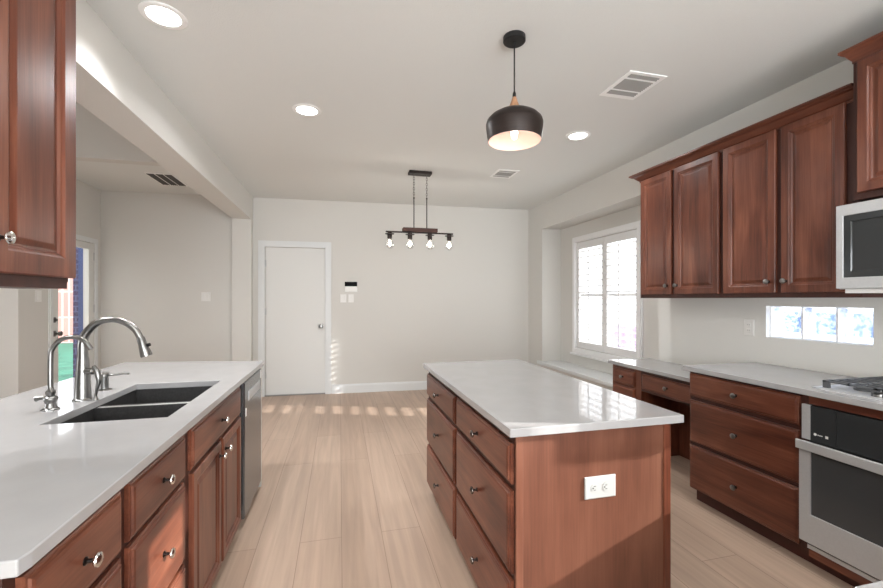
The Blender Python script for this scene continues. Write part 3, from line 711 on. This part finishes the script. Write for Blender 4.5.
obj('control_panel', bx(2.474, 2.50, .802, 1.008, 1.422, 1.845), BLACKG, parent=t)
obj('handle', tube([(2.44, 1.035, 1.48), (2.44, 1.035, 1.79)], .01), STEEL, parent=mw, smooth=True)
obj('vent_lip', bx(2.50, WX - .05, .81, 1.53, 1.40, 1.42), WHITEP, parent=t)

# ------------------------------------------------------------------ wall plates, keypad
def plate(name, label, cat, fn, a, b, kind, wd=.07, ht=.115, group=None, xf=None, m=None):
    p0 = fn(a, b, 0)
    if xf is not None: p0 = xf @ p0
    t = thing(name, label, cat, p0, group)
    obj('cover_plate', loft(fn, a - wd / 2, a + wd / 2, b - ht / 2, b + ht / 2, [(0, 0), (0, .004), (.004, .006)]), m or WHITEP, parent=t, xf=xf)
    if kind == 'outlet':
        for dz in (-.021, .021):
            obj('socket', loft(fn, a - .015, a + .015, b + dz - .014, b + dz + .014, [(0, .006), (.002, .0085)]), m or WHITEP, parent=t, xf=xf)
            g = BM()
            for da in (-.006, .006): loft(fn, a + da - .001, a + da + .001, b + dz - .002, b + dz + .006, [(0, .0085), (0, .0092)], g)
            obj('slots', g, GREYP, parent=t, xf=xf)
    else:
        n = 2 if kind == 'double' else 1
        for i in range(n):
            c = a + (i - (n - 1) / 2) * .046
            obj('rocker', loft(fn, c - .016, c + .016, b - .033, b + .033, [(0, .006), (.002, .009)]), m or WHITEP, parent=t, xf=xf)
    return t
fb = frame_fn('y', 0, -1)
WPL = mat('wall_plate_offwhite', srgb(222, 220, 216), .4)
plate('wall_switch', 'white switch plate below the keypad, nearer the door casing', 'switch', fb, .055, 1.38, 'single', .085, .12, xf=BW)
plate('wall_switch', 'white switch plate below the keypad, farther from the door casing', 'switch', fb, .165, 1.38, 'single', .075, .12, xf=BW)
plate('wall_switch', 'white two-gang switch plate on the nook wall between door and stub', 'switch', fb, -1.775, 1.40, 'double', .115, .12, xf=BW)
plate('wall_outlet', 'cream outlet on the backsplash beside the glass block window', 'outlet', frame_fn('x', WX, -1), 2.375, 1.16, 'outlet', .075, .12, m=WPL)
plate('wall_switch', 'white switch plate beside the glazed nook door', 'switch', frame_fn('x', NX, 1), 5.13, 1.40, 'single', .09, .12)
t = thing('alarm_keypad', 'white wall keypad with black screen between door and chandelier', 'keypad', BW @ Vector((.16, 0, 1.49)))
obj('body', loft(fb, .075, .255, 1.475, 1.555, [(0, 0), (0, .022), (.005, .026)]), WHITEP, parent=t, xf=BW)
obj('screen', loft(fb, .075, .252, 1.555, 1.62, [(0, 0), (0, .022), (.003, .025)]), SCREEN, parent=t, xf=BW)

# ------------------------------------------------------------------ ceiling: cans, vents
def can(x, y, label, power=9, spread=150, z=None):
    CZ = z or 2.79
    t = thing('recessed_light', label, 'ceiling light', (x, y, CZ), 'recessed ceiling lights')
    obj('trim_ring', lathe([(.104, 0), (.104, .003), (.09, .008), (.076, .006), (.074, 0)], (x, y, CZ), (0, 0, -1), 36, cap=False), VENTW, parent=t, smooth=True)
    obj('diffuser', lathe([(.075, 0), (.075, .0035), (0, .0035)], (x, y, CZ), (0, 0, -1), 36), CANL, parent=t)
    l = area('can_light', (x, y, CZ - .012), (0, 0, -1), .15, .15, power, (.98, .985, 1), shape='DISK'); l.data.spread = math.radians(spread)
can(-.855, 2.33, 'round recessed ceiling light nearest the beam and camera', 7, 115)
can(-.238, 3.235, 'round recessed ceiling light between beam and chandelier', 16, 165)
can(2.012, 3.172, 'round recessed ceiling light near the wall cabinets', 9, 150)
can(-2.5, 2.5, 'added unseen fill light in the living room ceiling', 34, 132, 3.55); can(-2.5, 1.0, 'added unseen fill light in the living room ceiling farther from the nook', 30, 132, 3.55)  # unseen lamps added to brighten the nook
can(-.35, .2, 'added unseen ceiling fill light over the aisle by the camera', 14, 165); can(2.0, .9, 'added unseen ceiling fill light in front of the microwave cabinet', 7, 140)  # out of view, added for light on the cabinet fronts
def vent(x0, x1, y0, y1, z, cuts, label, md, fr=.028, turn=False):
    t = thing('ceiling_vent', label, 'air vent', ((x0 + x1) / 2, (y0 + y1) / 2, z))
    XF = None
    if turn:   # same grille with its bars running the other way
        c = Vector(((x0 + x1) / 2, (y0 + y1) / 2, 0)); XF = Matrix.Translation(c) @ Matrix.Rotation(math.pi / 2, 4, 'Z') @ Matrix.Translation(-c)
    fn = frame_fn('z', z, -1); ys = [y0] + [v for c in cuts for v in c] + [y1]
    obj('vent_frame', grid(fn, [x0, x0 + fr, x1 - fr, x1], ys, .007, [(x0 + fr, x1 - fr, c[0], c[1]) for c in cuts]), VENTW, parent=t, bevel=.002, xf=XF)
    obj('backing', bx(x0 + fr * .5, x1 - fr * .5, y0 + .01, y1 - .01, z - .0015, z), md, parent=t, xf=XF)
    for c in cuts:
        n = max(2, int((c[1] - c[0]) / .016)); g = BM()
        for k in range(n):
            yy = c[0] + (c[1] - c[0]) * (k + .5) / n
            vs = [g.verts.new(p) for p in ((x0 + fr, yy - .004, z - .002), (x1 - fr, yy - .004, z - .002), (x1 - fr, yy + .004, z - .007), (x0 + fr, yy + .004, z - .007), (x0 + fr, yy - .004, z - .003), (x1 - fr, yy - .004, z - .003), (x1 - fr, yy + .004, z - .008), (x0 + fr, yy + .004, z - .008))]
            for f in ((0, 1, 2, 3), (4, 7, 6, 5), (0, 4, 5, 1), (2, 6, 7, 3), (0, 3, 7, 4), (1, 5, 6, 2)): g.faces.new([vs[i] for i in f])
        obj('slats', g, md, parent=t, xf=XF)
vent(1.75, 2.025, 2.185, 2.50, CZ, [(2.212, 2.255), (2.27, 2.395), (2.41, 2.462)], 'square white ceiling vent in front of the wall cabinets', VENTD)
vent(1.685, 1.935, 4.19, 4.48, CZ, [(4.225, 4.26), (4.275, 4.395), (4.41, 4.445)], 'smaller ceiling vent farther away near the end wall', VENTD)
vent(-1.99 - .25, -1.99 + .25, 5.52 - .14, 5.52 + .14, CZ, [(5.39, 5.47), (5.48, 5.56), (5.57, 5.65)], 'dark return air vent on the nook ceiling past the beam', VENTK, fr=.012, turn=True)

# ------------------------------------------------------------------ pendant
PX, PY = .92, 2.062
t = thing('pendant_light', 'dark brown dome pendant with pinkish bulb glow painted inside over the island', 'pendant lamp', (PX, PY, CZ))
obj('canopy', lathe([(.060, 0), (.060, .024), (.054, .029), (.008, .03), (.006, .045), (0, .045)], (PX, PY, CZ), (0, 0, -1), 32), BLACKM, parent=t, smooth=True)
obj('cord', tube([(PX, PY, 2.745), (PX, PY, 2.45)], .0042, 8), BLACKM, parent=t, smooth=True)
obj('cord_grip', lathe([(.010, 0), (.009, .02), (.004, .032)], (PX, PY, 2.464), (0, 0, 1), 16), BLACKM, parent=t, smooth=True)
obj('wood_cone', lathe([(.040, 0), (.029, .02), (.018, .048), (.011, .072), (0, .073)], (PX, PY, 2.391), (0, 0, 1), 24), CONEW, parent=t, smooth=True)
out = [(.036, 2.393), (.062, 2.388), (.098, 2.376), (.128, 2.358), (.147, 2.338), (.1535, 2.318), (.1525, 2.298), (.148, 2.262), (.142, 2.226)]
inn = [(r - .003, z - .002) for r, z in out]
n_out = len(out)
g = lathe([(0, 2.395)] + out + inn[::-1][0:1] + inn[::-1][1:] + [(0, 2.390)], (PX, PY, 0), (0, 0, 1), 48, cap=False)
g.faces.ensure_lookup_table()
sh = obj('lamp_shade', g, [SHADEO, SHADEI], parent=t, smooth=True)
for f in sh.data.polygons:
    if f.index >= n_out * 48: f.material_index = 1
sk = obj('bulb_socket', lathe([(.018, 0), (.018, .055), (0, .055)], (PX, PY, 2.388), (0, 0, -1), 16), BLACKM, parent=t, smooth=True)
obj('bulb', lathe([(.012, 0), (.015, -.01), (.018, -.04), (.018, -.08), (.013, -.105), (0, -.114)], (PX, PY, 2.347), (0, 0, 1), 20), BULB, parent=t, smooth=True)

# ------------------------------------------------------------------ chandelier
CX, CY = .873, 4.507
t = thing('chandelier', 'dark linear chandelier with wood beam and four clear bulbs', 'chandelier', (CX, CY, CZ))
obj('canopy', bx(CX - .128, CX + .128, CY - .055, CY + .055, 2.758, CZ), BRONZE, parent=t, bevel=.004)
for dx in (-.068, .078):
    g = BM(); n = 9
    for k in range(n):
        z = 2.755 - (k + .5) * (.255 / n); q = Vector((1, 0, 0)) if k % 2 else Vector((0, 1, 0)); pts = []
        for j in range(13):
            a = 2 * math.pi * j / 12; pts.append(Vector((CX + dx, CY, z)) + q * (.0085 * math.cos(a)) + Vector((0, 0, .019 * math.sin(a))))
        tube(pts, .0025, 6, g)
    obj('chain', g, CHAINM, parent=t, smooth=True)
    obj('rod', lathe([(.009, 0), (.009, .012), (.0055, .014), (.0055, .35)], (CX + dx, CY, 2.502), (0, 0, -1), 14), BRONZE, parent=t, smooth=True)
obj('wood_beam', bx(CX - .195, CX + .195, CY - .045, CY + .045, 2.118, 2.158), BEAMW, parent=t, bevel=.003)
obj('crossbar', bx(CX - .382, CX + .382, CY - .016, CY + .016, 2.103, 2.117), BRONZE, parent=t, bevel=.002)
for dx in (-.338, -.113, .113, .338):
    x = CX + dx
    s = obj('lamp_holder', lathe([(.024, 0), (.024, .012), (.050, .014), (.050, .020), (.026, .022), (.026, .066), (.022, .07), (0, .07)], (x, CY, 2.103), (0, 0, -1), 22), BRONZE, parent=t, smooth=True)
    b = obj('glass_bulb', lathe([(.014, 0), (.018, .012), (.040, .036), (.050, .062), (.046, .088), (.028, .108), (0, .116)], (x, CY, 2.036), (0, 0, -1), 22), BULBG, parent=t, smooth=True)
    obj('filament', lathe([(.004, 0), (.011, .015), (.015, .036), (.011, .058), (0, .068)], (x, CY, 2.018), (0, 0, -1), 12), FIL, parent=b, smooth=True)
    q = bpy.data.lights.new('chandelier_bulb_light', 'POINT'); qo = bpy.data.objects.new('chandelier_bulb_light', q); COL.objects.link(qo)
    qo.location = (x, CY, 1.94); q.energy = 2.0; q.color = (1, .93, .86); q.shadow_soft_size = .05
